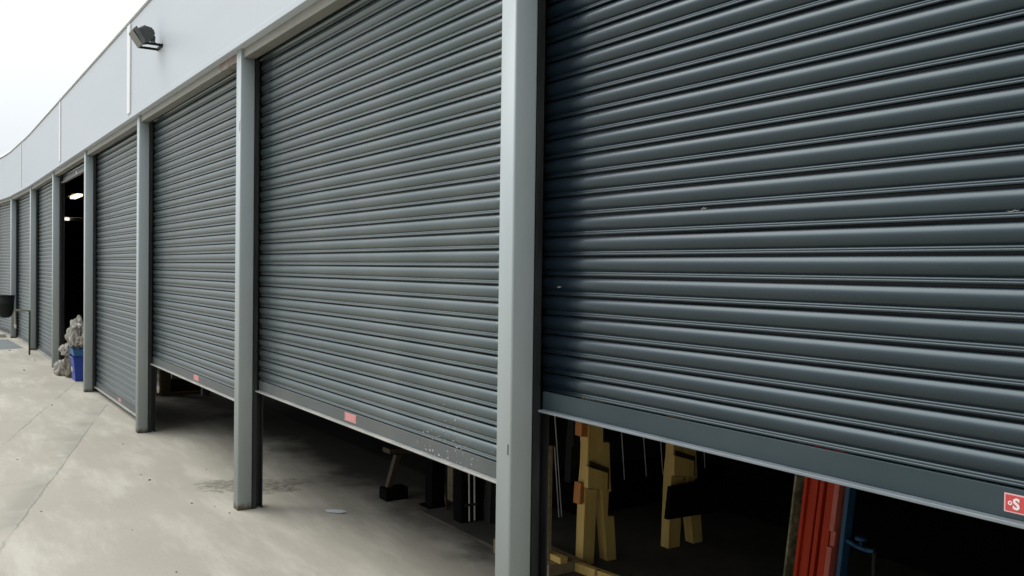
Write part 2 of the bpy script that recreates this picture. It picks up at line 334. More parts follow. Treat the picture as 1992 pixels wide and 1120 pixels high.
# posts: square hollow section, one mesh, copied
m = MB(); rad = 0.008; pts = []
for cx, cy, a0 in ((rad, rad, 180), (S-rad, rad, 270), (S-rad, S-rad, 0), (rad, S-rad, 90)):
    for k in range(5):
        a = R(a0+k*22.5); pts.append((cx+rad*math.cos(a), cy+rad*math.sin(a)))
A = [m.vert((x, y, 0)) for x, y in pts]; B = [m.vert((x, y, H-0.001)) for x, y in pts]
for k in range(len(pts)): m.face([A[k], A[(k+1) % len(pts)], B[(k+1) % len(pts)], B[k]], True)
m.face(A[::-1]); m.face(B)
post0 = m.build('steel_post', M['post'], wh, origin=(0, 0, 0))
def heading(x): return 0 if x > -20.05 else (R(1.2) if x > -23.45 else (R(4.0) if x > -26.85 else R(6.5)))
first = True; PLACED = {}
for k in range(-1, 10):
    o = post0 if first else post0.copy()
    if not first: col.objects.link(o); o.parent = wh
    first = False
    bx, by = bend(PX[k], 0.0); o.location = (bx-ORG[0], by, 0); o.rotation_euler = (0, 0, heading(PX[k])); PLACED[k] = o

m = MB(); m.box(-2.8850, -2.8790, -0.0012, -0.0002, 0.986, 1.026)
m.build('dark_slot', M['guide'], PLACED[1])
m = MB(); m.prism([(-6.318, -0.0012, 2.590), (-6.308, -0.0012, 2.596), (-6.306, -0.0012, 2.665), (-6.314, -0.0012, 2.650)], (0, 0.0008, 0)); m.build('rust_mark', M['rustmark'], PLACED[2])
# slat profile, (outward depth y, height z) over one pitch, from the bottom up
P = 0.0725; YB = 0.151
def slat_profile():
    pr = [(0.016, 0.0), (0.015, 0.0032), (-0.0034, 0.0033), (-0.0046, 0.0041), (-0.0052, 0.0058), (-0.0048, 0.0085), (-0.0036, 0.0105),
          (-0.0026, 0.0113), (-0.0034, 0.0122), (-0.0031, 0.0143), (-0.0017, 0.0167), (-0.0004, 0.0184), (0.0004, 0.0194)]   # rolled interlock
    zc, hc, sag = 0.0441, 0.0246, 0.0124                          # convex lath
    rad = (hc*hc+sag*sag)/(2*sag); th = math.asin(hc/rad)
    for k in range(17):
        a = -th+2*th*k/16; pr.append((-(rad*math.cos(a)-(rad-sag))-0.0004, zc+rad*math.sin(a)))
    pr += [(0.005, 0.0690), (0.016, 0.0696)]
    return pr
PROF = slat_profile()
def curtain(xl, xr, zb):
    m = MB(True); z0 = zb+0.076; rows = []
    n = int((3.30-z0)/P)+1; rnd = random.Random(int(xl*100))
    nx = 13; xs = [xl+(xr-xl)*i/(nx-1) for i in range(nx)]
    for s in range(n):
        jit = [rnd.uniform(-0.0007, 0.0007)+0.0016*noise.noise((x*0.7, s*0.35, xl))+0.0007*noise.noise((x*2.6, s*0.9, xl+5)) for x in xs]; dz = rnd.uniform(-0.0006, 0.0006)
        for (dy, z) in PROF: rows.append([m.vert((x, YB+dy+j, z0+s*P+z+dz)) for x, j in zip(xs, jit)])
    per = len(PROF)
    for i, (a, b) in enumerate(zip(rows, rows[1:])):
        m.mi = 1 if i % per in (0, per-2, per-1) else 0            # shade of the hinge gaps painted as black faces
        for c in range(nx-1): m.face([a[c], a[c+1], b[c+1], b[c]], True)
    return m
def finish_curtain(o):
    o.data.set_sharp_from_angle(angle=R(50))
    so = o.modifiers.new('thickness', 'SOLIDIFY'); so.thickness = 0.0012; so.offset = -1 
    return o
def text_faces(mb, body, size, x, y, z, mi, bold=0.0):
    cu = bpy.data.curves.new('lettering', 'FONT'); cu.body = body; cu.size = size; cu.extrude = 0.0004; cu.offset = bold; cu.resolution_u = 4
    ob = bpy.data.objects.new('lettering', cu); col.objects.link(ob)
    bpy.context.view_layer.update()
    me = ob.evaluated_get(bpy.context.evaluated_depsgraph_get()).to_mesh()
    vs_ = [mb.vert((x+p.co.x, y-p.co.z, z+p.co.y)) for p in me.vertices]
    for f in me.polygons:
        try: ff = mb.bm.faces.new([vs_[i] for i in f.vertices]); ff.material_index = mi
        except ValueError: pass
    ob.evaluated_get(bpy.context.evaluated_depsgraph_get()).to_mesh_clear()
    bpy.data.objects.remove(ob); bpy.data.curves.remove(cu)
def sticker(parent, x0, x1, z0, z1, big):
    yf = 0.140
    m = MB(True)
    m.mi = 1; m.box(x0, x1, yf-0.0008, yf-0.0001, z0, z1)                    # pale edge
    b = 0.0032 if big else 0.004
    m.mi = 0; m.box(x0+b, x1-b, yf-0.0014, yf-0.0009, z0+b, z1-b)
    h = z1-z0
    if big:
        m.mi = 2
        ring = [(0.0135+0.0048*math.cos(a), 0.0048*math.sin(a)) for a in [k*math.pi/10 for k in range(20)]]
        m.prism([(x0+rx, yf-0.0015, z0+h*0.5+rz) for rx, rz in ring], (0, -0.0005, 0))
        m.mi = 0; m.box(x0+0.0115, x0+0.0155, yf-0.00245, yf-0.0021, z0+h*0.5-0.001, z0+h*0.5+0.002)
        text_faces(m, 'S', 0.033, x0+0.0195, yf-0.0019, z0+h*0.5-0.0115, 2, 0.0011)
        rows = ((0.76, 0.0036), (0.58, 0.0036), (0.40, 0.0036), (0.23, 0.0024)); xs = x0+0.046
    else:
        rows = ((0.72, 0.006), (0.47, 0.006), (0.24, 0.005)); xs = x0+0.02
    rnd = random.Random(3); m.mi = 2 if big else 1
    for zz, hh in rows:                                                       # lines too small to read
        x = xs
        while x < x1-0.012:
            ww = rnd.uniform(0.0022, 0.006) if big else rnd.uniform(0.006, 0.016)
            m.box(x, min(x+ww, x1-0.008), yf-0.0020, yf-0.0015, z0+h*zz-hh/2, z0+h*zz+hh/2); x += ww+(0.0013 if big else 0.004)
    return m.build('sticker', [M['red'] if big else M['pale_red'], M['pink'], M['white']], parent)

ZB = {-1: 0.02, 0: 1.142, 1: 0.812, 2: 0.682, 3: 0.060, 4: 2.975, 5: 0.012, 6: 0.012, 7: 0.012, 8: 0.012}
LAB = {0: 'nearest, darkest blue black shutter, raised waist high over the timber trestles', 1: 'half raised shutter with white paint spots near its lower right corner',
       2: 'partly raised shutter, lowest edge at knee height', 3: 'almost closed shutter right of the open doorway', 4: 'shutter rolled right up, leaving an open doorway'}
curt = {}
for k in range(0, 9):
    xl, xr = PX[k+1]+S, PX[k]
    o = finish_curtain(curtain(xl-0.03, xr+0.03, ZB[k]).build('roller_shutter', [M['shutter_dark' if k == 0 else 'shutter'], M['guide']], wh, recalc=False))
    if k in LAB: o['label'] = LAB[k]
    curt[k] = o; zb = ZB[k]
    nx = 4 if k > 4 else 1
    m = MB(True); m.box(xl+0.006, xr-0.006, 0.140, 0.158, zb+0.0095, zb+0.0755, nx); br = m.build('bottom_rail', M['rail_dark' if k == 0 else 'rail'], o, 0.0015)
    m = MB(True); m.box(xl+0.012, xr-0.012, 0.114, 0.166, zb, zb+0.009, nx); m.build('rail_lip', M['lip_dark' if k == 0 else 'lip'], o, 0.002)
    for side in (0, 1):                                                       # U-shaped guide channels behind the posts
        a, b, web = (xl-0.055, xl+0.004, xl-0.055) if side == 0 else (xr-0.004, xr+0.055, xr+0.052)
        m = MB(True)
        m.box(a, b, 0.102, 0.107, 0.002, 3.085); m.box(a, b, 0.124, 0.129, 0.002, 3.085); m.box(a, b, 0.166, 0.172, 0.002, 3.085)
        m.box(web, web+0.003, 0.1072, 0.1658, 0.002, 3.085)
        m.box(b-0.012 if side == 0 else a, b if side == 0 else a+0.012, 0.1072, 0.1238, 0.002, 3.085)
        m.build('guide_rail', M['guide'], o)
    sx = {0: (-1.100, 0.16, 0.023, 0.041), 1: (-4.772, 0.155, 0.024, 0.043), 2: (-8.07, 0.16, 0.024, 0.043), 3: (-11.55, 0.16, 0.024, 0.04)}.get(k)
    if sx:
        sticker(o, sx[0], sx[0]+(0.118 if k == 0 else sx[1]), zb+sx[2], zb+sx[2]+sx[3], k == 0)
    if k == 4:
        m = MB(True); m.box(-15.05, -14.95, 0.1385, 0.1398, zb+0.02, zb+0.07); m.build('tag_plate', M['white'], o)
for k in range(-1, 9):                                                        # box lintel between each pair of posts
    xl, xr = PX[k+1]+S, PX[k]
    if k == -1: 
        m = MB(True); m.box(xl, xr, 0.0, 0.10, 0.0, H); m.build('side_wall', M['fascia'], wh); continue
    m = MB(True); m.box(xl+0.0015, xr-0.0015, 0.020, 0.1005, H-0.062, H-0.001, 4 if k > 4 else 1); m.build('lintel', M['lintel'], wh, 0.005)

# white paint spatter low on the second shutter
rnd = random.Random(11); m = MB()
def surf_y(z, zb):
    t = z-(zb+0.076)
    if t < 0: return 0.140 if z > zb+0.0095 else 0.114
    t = t % P; best = None
    for (y0, a), (y1, b) in zip(PROF, PROF[1:]):
        if a <= t <= b and b > a: best = YB+y0+(y1-y0)*(t-a)/(b-a)
    return best if best is not None else YB
for i in range(130):
    x = -3.62+rnd.gauss(0, 0.16); z = ZB[1]+abs(rnd.gauss(0.0, 0.10))+0.003
    if x > -3.05 or z > ZB[1]+0.27: continue
    y = surf_y(z, ZB[1])-0.0005; rr_ = abs(rnd.gauss(0, 0.0017))+0.0008
    pts = [(x+rr_*rnd.uniform(.7, 1.2)*math.cos(a), y, z+rr_*rnd.uniform(.7, 1.2)*math.sin(a)) for a in [j*math.pi/4 for j in range(8)]]
    m.prism(pts, (0, -0.0007, 0))
sp = m.build('paint_spots', M['spatter'], curt[1]); sp['kind'] = 'stuff'
# scratches and scuffs on the nearest shutter
for x, z, lx, lz in [(-2.06, 1.865, 0.035, 0.004), (-2.78, 1.612, 0.03, 0.003), (-1.115, 1.815, 0.03, 0.003), (-1.38, 1.29, 0.004, 0.003)]:
    m = MB(); n = 7; up = []; dn = []
    for i in range(n+1):
        xa = x+lx*i/n; za = z+lz*math.sin(i*1.9)*0.5+lz*i/n; h = 0.0013*math.sin(math.pi*i/n)+0.0002
        y = surf_y(za, ZB[0])-0.0012; up.append((xa, y, za+h)); dn.append((xa, y, za-h))
    m.prism(up+dn[::-1], (0, -0.0006, 0)); m.build('scratch', M['scratch'], curt[0])

# ------------------------------------------------------------------ floodlight on the fascia
FX, FZ = -8.62, 3.600
fl = thing('floodlight', 'small grey floodlight on a short arm fixed to the pale fascia', 'floodlight', (FX, -0.03, FZ))
def sec(pts, x0, x1):                       # (outward, up) section extruded along the wall
    m = MB(); m.prism([(x0, -0.03-o_, FZ+z_) for o_, z_ in pts], (x1-x0, 0, 0)); return m
sec([(0.215, 0.115), (0.150, 0.150), (0.075, 0.132), (0.062, 0.095), (0.095, 0.030), (0.160, 0.012)], FX-0.09, FX+0.09).build('housing', M['lampgrey'], fl, 0.008)
sec([(0.246, 0.112), (0.218, 0.140), (0.140, 0.010), (0.166, -0.012)], FX-0.105, FX+0.105).build('rim', M['lamprim'], fl, 0.004)
sec([(0.2495, 0.100), (0.2465, 0.104), (0.170, -0.006), (0.173, -0.010)], FX-0.095, FX+0.095).build('lens', M['glass'], fl)
m = MB()
for i in range(5): 
    xx = FX-0.07+0.035*i; m.prism([(xx, -0.03-o_, FZ+z_) for o_, z_ in [(0.20, 0.128), (0.15, 0.158), (0.085, 0.145), (0.088, 0.128)]], (0.006, 0, 0))
m.build('cooling_fin', M['lampgrey'], fl)
m = MB(); m.box(FX-0.055, FX+0.015, -0.03-0.075, -0.03-0.045, FZ+0.045, FZ+0.095); m.build('junction_box', M['lampgrey'], fl, 0.006)
m = MB()
for dx in (-0.10, 0.094): m.box(FX+dx, FX+dx+0.006, -0.03-0.165, -0.033, FZ-0.010, FZ+0.012)
m.box(FX-0.1, FX+0.1, -0.0385, -0.0305, FZ-0.014, FZ+0.016)
m.build('bracket', M['black'], fl, 0.001)
m = MB(); m.tube((FX, -0.105, FZ+0.055), (FX, -0.034, FZ+0.01), 0.005); m.build('cable', M['black'], fl)

# ------------------------------------------------------------------ doorway: lamp, sacks, bin
lx, ly, lz = -25.2, 1.46, 3.36
lp = thing('hanging_lamp', 'lit warm white lamp hanging inside the open doorway', 'lamp', (lx, ly, lz))
m = MB(); m.box(lx-0.7, lx+0.9, ly-0.14, ly+0.14, lz, lz+0.03); m.build('reflector', M['zinc'], lp)
m = MB(); m.box(lx-0.40, lx+0.75, ly-0.055, ly+0.075, lz-0.05, lz-0.002); m.build('tube', M['tube'], lp, 0.01)
for dx in (-0.5, 0.7):
    m = MB(); m.tube((lx+dx, ly, lz+0.03), (lx+dx, ly, 3.979), 0.006); m.build('hanger', M['darksteel'], lp)
rb = thing('shelf_beam', 'pale beam with two glowing glints crossing the dark open doorway below the lamp', 'beam', (-24.4, 1.2, 0))
m = MB(); m.box(-24.44, -24.36, 0.55, 2.6, 2.70, 2.79); m.build('beam', M['strip'], rb, 0.01)
for yy in (0.98, 1.13):  # glowing blocks draw reflections on the beam
    m = MB(); m.box(-24.355, -24.335, yy, yy+0.10, 2.715, 2.775); m.build('beam_glint', M['glint'], rb, 0.01)
for yy in (0.6, 2.5):
    m = MB(); m.box(-24.45, -24.35, yy, yy+0.08, 0.0, 2.698); m.build('upright', M['darksteel'], rb)

def blob(name, label, cat, c, r, m, seed, amp=0.42, freq=3.0, group=None, sub=4):
    mb = MB(); bmesh.ops.create_icosphere(mb.bm, subdivisions=sub, radius=1.0)
    for q in mb.bm.verts:
        p = q.co.copy(); d = 1.0
        d += amp*noise.noise(p*freq*0.5+Vector((seed, 0, 0)))
        w3 = Vector((p.x*4.2+noise.noise(p*2)*1.2, p.y*4.2, p.z*1.3))                  # long soft folds hanging down
        d += amp*0.70*(0.6-2*abs(noise.noise(w3+Vector((0, seed, 0)))))
        d += amp*0.12*(0.6-2*abs(noise.noise(p*7.0+Vector((0, 0, seed)))))
        q.co = Vector((p.x*r[0]*d, p.y*r[1]*d, p.z*r[2]*d))
    lo = min(q.co.z for q in mb.bm.verts)
    for q in mb.bm.verts: q.co.z = max(q.co.z, -r[2]*0.85)
    lo = min(q.co.z for q in mb.bm.verts)
    for q in mb.bm.verts: q.co += Vector((c[0], c[1], c[2]-lo))
    for f in mb.bm.faces: f.smooth = True
    o = mb.build(name, m, None, origin=c); o.data.set_sharp_from_angle(angle=R(60)); return tag(o, label, cat, group)
SG = 'crumpled sacks heaped in the doorway'
blob('sack', 'pale plastic sack slumped over the top of the doorway heap', 'sack', (-14.82, 0.15, 0.44), (0.15, 0.13, 0.22), M['sackp'], 1.3, group=SG)
blob('sack', 'beige folded sack wedged against the post above the blue bin', 'sack', (-14.58, 0.24, 0.46), (0.17, 0.13, 0.10), M['sack'], 4.1, group=SG)
blob('sack', 'pale rolled sack uppermost beside the post, with dark folds', 'sack', (-14.30, 0.27, 0.62), (0.19, 0.12, 0.085), M['sackp'], 5.6, group=SG)
blob('sack', 'grey crumpled sack standing left of the blue bin', 'sack', (-15.00, 0.10, 0.0), (0.11, 0.11, 0.21), M['sack'], 7.7, group=SG)
blob('sack', 'small grey bag lying lowest, at the left foot of the heap', 'sack', (-15.32, 0.00, 0.0), (0.13, 0.10, 0.12), M['sackp'], 9.2, group=SG)
blob('sack', 'knotted pale bag pressed between the standing sack and the bin', 'sack', (-14.98, 0.02, 0.33), (0.10, 0.09, 0.09), M['sackp'], 15.4, group=SG)
blob('sack', 'dull sack buried in the middle of the heap behind the bin', 'sack', (-15.20, 0.42, 0.0), (0.30, 0.26, 0.34), M['sack'], 12.6, group=SG)
m = MB(); pts = [(-14.72, 0.05, 0.50), (-14.75, 0.035, 0.62), (-14.70, 0.06, 0.74), (-14.60, 0.12, 0.80), (-14.48, 0.16, 0.79)]
for a, b in zip(pts, pts[1:]): m.tube(a, b, 0.022, 8)
tag(m.build('strap', M['sackp'], None, origin=(-15, 0.1, 0.6)), 'pale webbing strap looping over the sack heap beside the post', 'strap')
bn = thing('blue_bin', 'bright blue plastic bin half hidden behind a steel post', 'bin', (-14.56, 0.19, 0))
m = MB(); ring0 = [(-.13, -.12), (.13, -.12), (.13, .12), (-.13, .12)]
def tub(m, c, w0, d0, w1, d1, z0, z1, t=0.008):
    def ring(w_, d_, z): return [m.vert((c[0]+sx_*w_, c[1]+sy_*d_, z)) for sx_, sy_ in ((-1, -1), (1, -1), (1, 1), (-1, 1))]
    a, b, c_, d = ring(w0, d0, z0), ring(w1, d1, z1), ring(w1-t, d1-t, z1), ring(w0-t, d0-t, z0+t)
    m.face(a[::-1]); m.face(d)
    for i in range(4):
        j = (i+1) % 4; m.face([a[i], a[j], b[j], b[i]]); m.face([b[i], b[j], c_[j], c_[i]]); m.face([c_[i], c_[j], d[j], d[i]])
    return m
tub(m, (-14.56, 0.19), 0.15, 0.13, 0.19, 0.16, 0.0, 0.33).build('tub', M['blue'], bn, 0.006)
m = MB(); tub(m, (-14.56, 0.19), 0.205, 0.172, 0.205, 0.172, 0.325, 0.35); m.build('rim', M['blue'], bn, 0.004)
m = MB(); tub(m, (-14.56, 0.19), 0.188, 0.156, 0.20, 0.17, 0.352, 0.46, 0.006)
for q in m.bm.verts: q.co.z += 0.03*noise.noise(q.co*9)
m.build('liner', M['bluelid'], bn)
m = MB(); m.box(-14.66, -14.57, 0.035, 0.037, 0.13, 0.19)
for q in m.bm.verts: q.co.y += 0.012*(0.33-q.co.z)/0.33
m.build('paper_label', M['white'], bn)
m = MB(); m.prism([(-15.65, 0.02, .004), (-15.1, 0.16, .004), (-15.05, 0.13, .004), (-15.6, -0.02, .004)], (0, 0, 0.012))
tag(m.build('cardboard_strip', M['paper'], None, origin=(-15.35, .07, 0)), 'white strip of card on the ground in front of the blue bin', 'card')
m = MB(); m.tube((-15.95, 0.15, 0.36), (-15.5, 0.05, 0.33), 0.008)
tag(m.build('broken_stick', M['cream'], None, origin=(-15.7, 0.1, 0.33)), 'thin pale stick poking out of the sack heap', 'stick')

# ------------------------------------------------------------------ far left: stand-pipe rail, black bucket, step
br = thing('pipe_rail', 'dark green pole with a pale pipe rail at the far left shutters', 'rail', (-19.0, -0.10, 0))
for yy, zz in ((-0.10, 0.80), (-1.25, 0.86)):
    m = MB(); m.tube((-19, yy, 0), (-19, yy, zz), 0.016); m.build('pole', M['greenpole'], br)
m = MB(); m.tube((-19, -0.085, 0.805), (-19, -1.26, 0.885), 0.018); m.build('cross_rail', M['cream'], br)
m = MB(); m.tube((-19, -0.335, 0.82), (-19, -0.332, 0.56), 0.014); m.build('drop_pipe', M['cream'], br)
m = MB(); m.tube((-19, -0.332, 0.56), (-19.0, -0.325, 0.49), 0.018, r1=0.014); m.build('pipe_end', M['white'], br)
bk = thing('black_bucket', 'black round-bottomed bucket hung on the pale rail at the left edge', 'bucket', (-18.84, -0.50, 0.69))
m = MB(); m.lathe((-18.84, -0.50, 0.69), [(0.01, 0.0), (0.055, 0.006), (0.09, 0.028), (0.115, 0.07), (0.13, 0.13), (0.148, 0.40), (0.143, 0.40), (0.135, 0.14), (0.1, 0.05), (0.01, 0.03)], 28); m.build('tub', M['black'], bk)
m = MB(); m.lathe((-18.84, -0.50, 0.69), [(0.149, 0.385), (0.156, 0.39), (0.156, 0.41), (0.140, 0.41), (0.140, 0.385)], 28); m.build('rim', M['black'], bk)
m = MB(); m.tube((-18.99, -0.5, 1.02), (-19.0, -0.5, 0.85), 0.008); m.tube((-18.985, -0.5, 1.02), (-18.96, -0.5, 1.05), 0.008); m.build('hook', M['darksteel'], bk)
m = MB(True); m.box(-27.0, -23.65, -0.42, -0.06, 0.0, 0.075, 4)
tag(m.build('concrete_step', M['step'], None, 0.01, origin=(-25.2, -0.6, 0)), 'low concrete step at the far left end of the building', 'step')

# ------------------------------------------------------------------ inside, right-hand opening: trestles, red steel, strips
def trestle(label, dx, dy, sy, sz):
    t = thing('timber_trestle', label, 'trestle', (-4.5+dx, 1.41+dy, 0), 'timber trestles inside the right-hand opening')
    def P_(x, y, z): return (x+dx, 1.41+dy+(y-1.41)*sy, z*sz)
    def pl(poly, x, th, name, m, parent=t):
        b = MB(); b.prism([P_(x, y, z) for y, z in poly], (-th, 0, 0)); return b.build(name, m, parent, 0.003)
    for x in (-4.10, -5.1):
        WD, OR = (M['timber'], M['timber_side']) if x == -4.10 else (M['darksteel'], M['darksteel'])  # rear frame near-black instead of timber: indoor shade put into its colour
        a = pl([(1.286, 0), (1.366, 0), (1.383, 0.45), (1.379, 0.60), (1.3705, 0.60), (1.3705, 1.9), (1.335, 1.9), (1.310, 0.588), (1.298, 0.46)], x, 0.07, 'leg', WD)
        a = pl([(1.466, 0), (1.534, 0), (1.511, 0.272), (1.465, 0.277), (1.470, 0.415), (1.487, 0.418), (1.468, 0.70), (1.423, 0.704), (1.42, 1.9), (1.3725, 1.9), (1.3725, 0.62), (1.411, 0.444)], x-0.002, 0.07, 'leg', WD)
        pl([(1.284, 0.468), (1.425, 0.443), (1.425, 0.540), (1.284, 0.590)], x+0.042, 0.040, 'cross_block', WD)
        pl([(1.318, 0.452), (1.458, 0.436), (1.458, 0.555), (1.318, 0.612)], x+0.012, 0.011, 'shadow_block', M['brown'])  # dark plate added as the shadow around the cross block
        if dx or dy: continue
        pl([(1.262, 0.37), (1.2855, 0.368), (1.2955, 0.486), (1.27, 0.49)], x-0.005, 0.06, 'side_block', OR)
        pl([(1.268, 0.75), (1.312, 0.742), (1.32, 0.88), (1.272, 0.885)], x-0.005, 0.06, 'side_block', OR)
        pl([(1.40, 0.02), (1.43, 0.02), (1.405, 0.43), (1.39, 0.43)], x-0.075, 0.05, 'brace', M['brown'])
    if dx or dy: pl([(1.20, 0.232), (1.62, 0.225), (1.60, 0.43), (1.22, 0.42)], -4.00, 0.035, 'black_band', M['matt'])
    for (y0, y1, z0, z1) in ((1.30, 1.335, 1.5, 1.58), (1.42, 1.46, 1.5, 1.58)):
        b = MB(); b.prism([P_(-4.18, y, z) for y, z in ((y0, z0), (y1, z0), (y1, z1), (y0, z1))], (-0.92, 0, 0)); b.build('rail', M['timber_old'], t, 0.003)
    return t
trestle('nearer pale timber A-frame trestle with notched leg under the nearest shutter', 0, 0, 1, 1)
trestle('dimmer timber A-frame trestle further inside with a black band across its middle', 0.0, 0.66, 1.15, 1.0)
def plank(label, a, b, w_, h_, m, grp='planks stacked on the floor by the nearer trestle'):
    a, b = Vector(a), Vector(b); d = (b-a); nrm = Vector((0, 0, 1)).cross(d).normalized()*w_
    q = MB(); q.prism([a, a+nrm, a+nrm+Vector((0, 0, h_)), a+Vector((0, 0, h_))], d)
    return tag(q.build('timber_plank', m, None, 0.004, origin=a), label, 'plank', grp)
plank('lowest old board on the floor left of the nearer trestle', (-4.05, 1.02, 0.0), (-4.62, 1.02, 0.0), -0.22, 0.085, M['timber_old'])
plank('narrow yellowish batten lying on the old board beside the post', (-4.02, 1.075, 0.086), (-4.60, 1.085, 0.086), -0.05, 0.035, M['timber'])
plank('short pale board end at the foot of the nearer trestle', (-4.065, 1.235, 0.0), (-3.72, 1.28, 0.0), -0.04, 0.07, M['timber'])
m = MB(); m.box(-4.16, -4.12, 0.98, 1.085, 0.685, 0.715); m.box(-4.16, -4.12, 1.06, 1.085, 0.0, 0.684)
tag(m.build('small_bracket', M['timber_old'], None, origin=(-4.14, 1.03, 0)), 'dim small timber bracket beside the nearest post, inside', 'bracket')

RG = 'red steel sections leaning in the opening'
def leaning(name, label, x, w_, m, cat='steel section', y=1.5, d=0.05, grp=RG, gap=None, top=2.3):
    """upright leaning towards the right: foot at z=0"""
    def xx(z): return x-0.055*(0.768-z)/0.46*1.0
    q = MB(); spans = [(0, top)] if not gap else [(0, gap[0]), (gap[1], top)]
    for z0, z1 in spans: q.prism([(xx(z0), y, z0), (xx(z0)+w_, y, z0), (xx(z1)+w_, y, z1), (xx(z1), y, z1)], (0, d, 0))
    if gap: q.prism([(xx(gap[0]), y+0.015, gap[0]), (xx(gap[0])+w_, y+0.015, gap[0]), (xx(gap[1])+w_, y+0.015, gap[1]), (xx(gap[1]), y+0.015, gap[1])], (0, d-0.015, 0))
    return tag(q.build(name, m, None, 0.003, origin=(xx(0), y, 0)), label, cat, grp)
leaning('steel_section', 'leftmost bright red upright steel section', -2.748, 0.018, M['redsteel'], y=1.49)
leaning('steel_section', 'broad dull red section, second from the left of the red stack', -2.729, 0.045, M['redsteel'], y=1.505)
leaning('steel_section', 'narrow red section in the middle of the red stack', -2.670, 0.022, M['redsteel'], y=1.50)
leaning('steel_section', 'broad red section fourth in the red stack', -2.634, 0.040, M['redsteel'], y=1.505)
leaning('steel_section', 'scuffed pinkish red section with a dark clamp, right of the red stack', -2.584, 0.026, M['pinksteel'], y=1.485, gap=(0.49, 0.56))
leaning('sawn_board', 'rough greenish sawn board leaning left of the red steel', -2.795, 0.012, M['moss'], 'board', 1.48, 0.12, None)
bs = thing('blue_rack', 'dark blue steel upright with a short side arm beside the red sections', 'rack', (-2.55, 1.5, 0))
m = MB()
for z0, z1 in ((0, 2.3),): m.prism([(-2.62, 1.5, 0), (-2.60, 1.5, 0), (-2.53+0.18, 1.5, 2.3), (-2.555+0.18, 1.5, 2.3)], (0, 0.05, 0))
m.build('upright', M['bluesteel'], bs, 0.003)
m = MB(); pts = [(-2.553, 0.535), (-2.50, 0.517), (-2.45, 0.512), (-2.405, 0.517)]
for (x0, z0), (x1, z1) in zip(pts, pts[1:]): m.tube((x0, 1.52, z0), (x1, 1.52, z1), 0.010)
m.build('arm', M['bluesteel'], bs)
m = MB(); m.lathe((-2.478, 1.53, 0.545), [(0.008, -.03), (0.008, 0), (0.024, 0.0), (0.026, 0.008), (0.018, 0.016), (0.004, 0.018)], 16); m.build('knob', M['bluesteel'], bs)
m = MB(); m.tube((-2.405, 1.52, 0.517), (-2.41, 1.52, 0.0), 0.009); m.build('leg', M['darksteel'], bs)
SGP = 'pale strips standing upright in the dark'
def strip(x, y0, y1, z0, z1, w_=0.005):
    q = MB(); q.prism([(x, y0, z0), (x, y0+w_, z0), (x, y1+w_, z1), (x, y1, z1)], (-0.004, 0, 0))
    return tag(q.build('metal_strip', M['strip'], None, origin=(x, y0, z0)), 'thin pale metal strip standing upright in the dark behind the trestles', 'metal strip', SGP)
for y0, y1, z0, z1 in ((1.795, 1.715, 0.0, 0.80), (1.772, 1.725, 0.0, 0.50), (1.62, 1.605, 0.0, 0.17), (1.975, 1.93, 0.211, 0.66), (2.332, 2.295, 0.211, 0.60), (2.535, 2.49, 0.211, 0.60), (2.69, 2.65, 0.211, 0.60), (3.11, 3.07, 0.211, 0.6)): strip(-5.0, y0, y1, z0, z1)
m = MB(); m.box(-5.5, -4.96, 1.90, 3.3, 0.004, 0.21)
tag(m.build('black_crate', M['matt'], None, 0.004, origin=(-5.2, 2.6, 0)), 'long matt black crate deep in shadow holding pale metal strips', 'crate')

# ------------------------------------------------------------------ inside, second opening
m = MB(); m.box(-5.62, -1.2, 1.05, 2.9, 0.0, 0.022)
tag(m.build('concrete_plinth', M['plinth'], None, 0.006, origin=(-3.4, 1.9, 0)), 'low concrete plinth inside carrying the stored racks', 'plinth')
rk = thing('steel_rack', 'dark steel rack leg with two pale edge strips seen under the second shutter', 'rack', (-5.2, 1.2, 0.022))
m = MB(); m.box(-5.30, -5.20, 1.13, 1.30, 0.022, 1.6); m.build('upright', M['matt'], rk)
for y in (1.165, 1.205):
    m = MB(); m.prism([(-5.19, y+0.02, 0.03), (-5.19, y+0.028, 0.03), (-5.19, y+0.004, 1.2), (-5.19, y-0.004, 1.2)], (-0.006, 0, 0)); m.build('edge_strip', M['strip'], rk)
m = MB(); m.box(-5.19, -5.183, 1.15, 1.25, 0.13, 0.145); m.build('band', M['darksteel'], rk)
m = MB(); m.prism([(-5.79, 1.40, 0.0), (-5.79, 1.45, 0.0), (-5.79, 1.43, 1.5), (-5.79, 1.38, 1.5)], (-0.08, 0, 0))
tag(m.build('timber_upright', M['timber_old'], None, origin=(-5.8, 1.42, 0)), 'dull tan timber upright just left of the dark rack leg', 'timber')
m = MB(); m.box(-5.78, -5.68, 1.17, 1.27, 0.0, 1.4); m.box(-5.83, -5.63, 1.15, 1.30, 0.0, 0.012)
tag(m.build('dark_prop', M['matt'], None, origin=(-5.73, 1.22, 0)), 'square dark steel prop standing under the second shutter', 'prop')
m = MB(); m.tube((-5.54, 1.215, 0.022), (-5.56, 1.21, 0.12), 0.008)
tag(m.build('red_rod_stub', M['brown'], None, origin=(-5.54, 1.215, 0.022)), 'short reddish rod stub on the plinth edge beside the dark prop', 'rod')
sh = thing('sawhorse', 'dim brown timber sawhorse deep under the second shutter', 'sawhorse', (-6.1, 1.05, 0))
m = MB(); m.box(-6.14, -6.02, 0.98, 1.16, 0.0, 0.09); m.build('foot', M['matt'], sh, 0.01)
m = MB(); m.prism([(-6.06, 1.01, 0.09), (-6.06, 1.05, 0.09), (-6.06, 1.12, 0.32), (-6.06, 1.08, 0.32)], (-0.05, 0, 0)); m.build('leg', M['brown'], sh, 0.003)
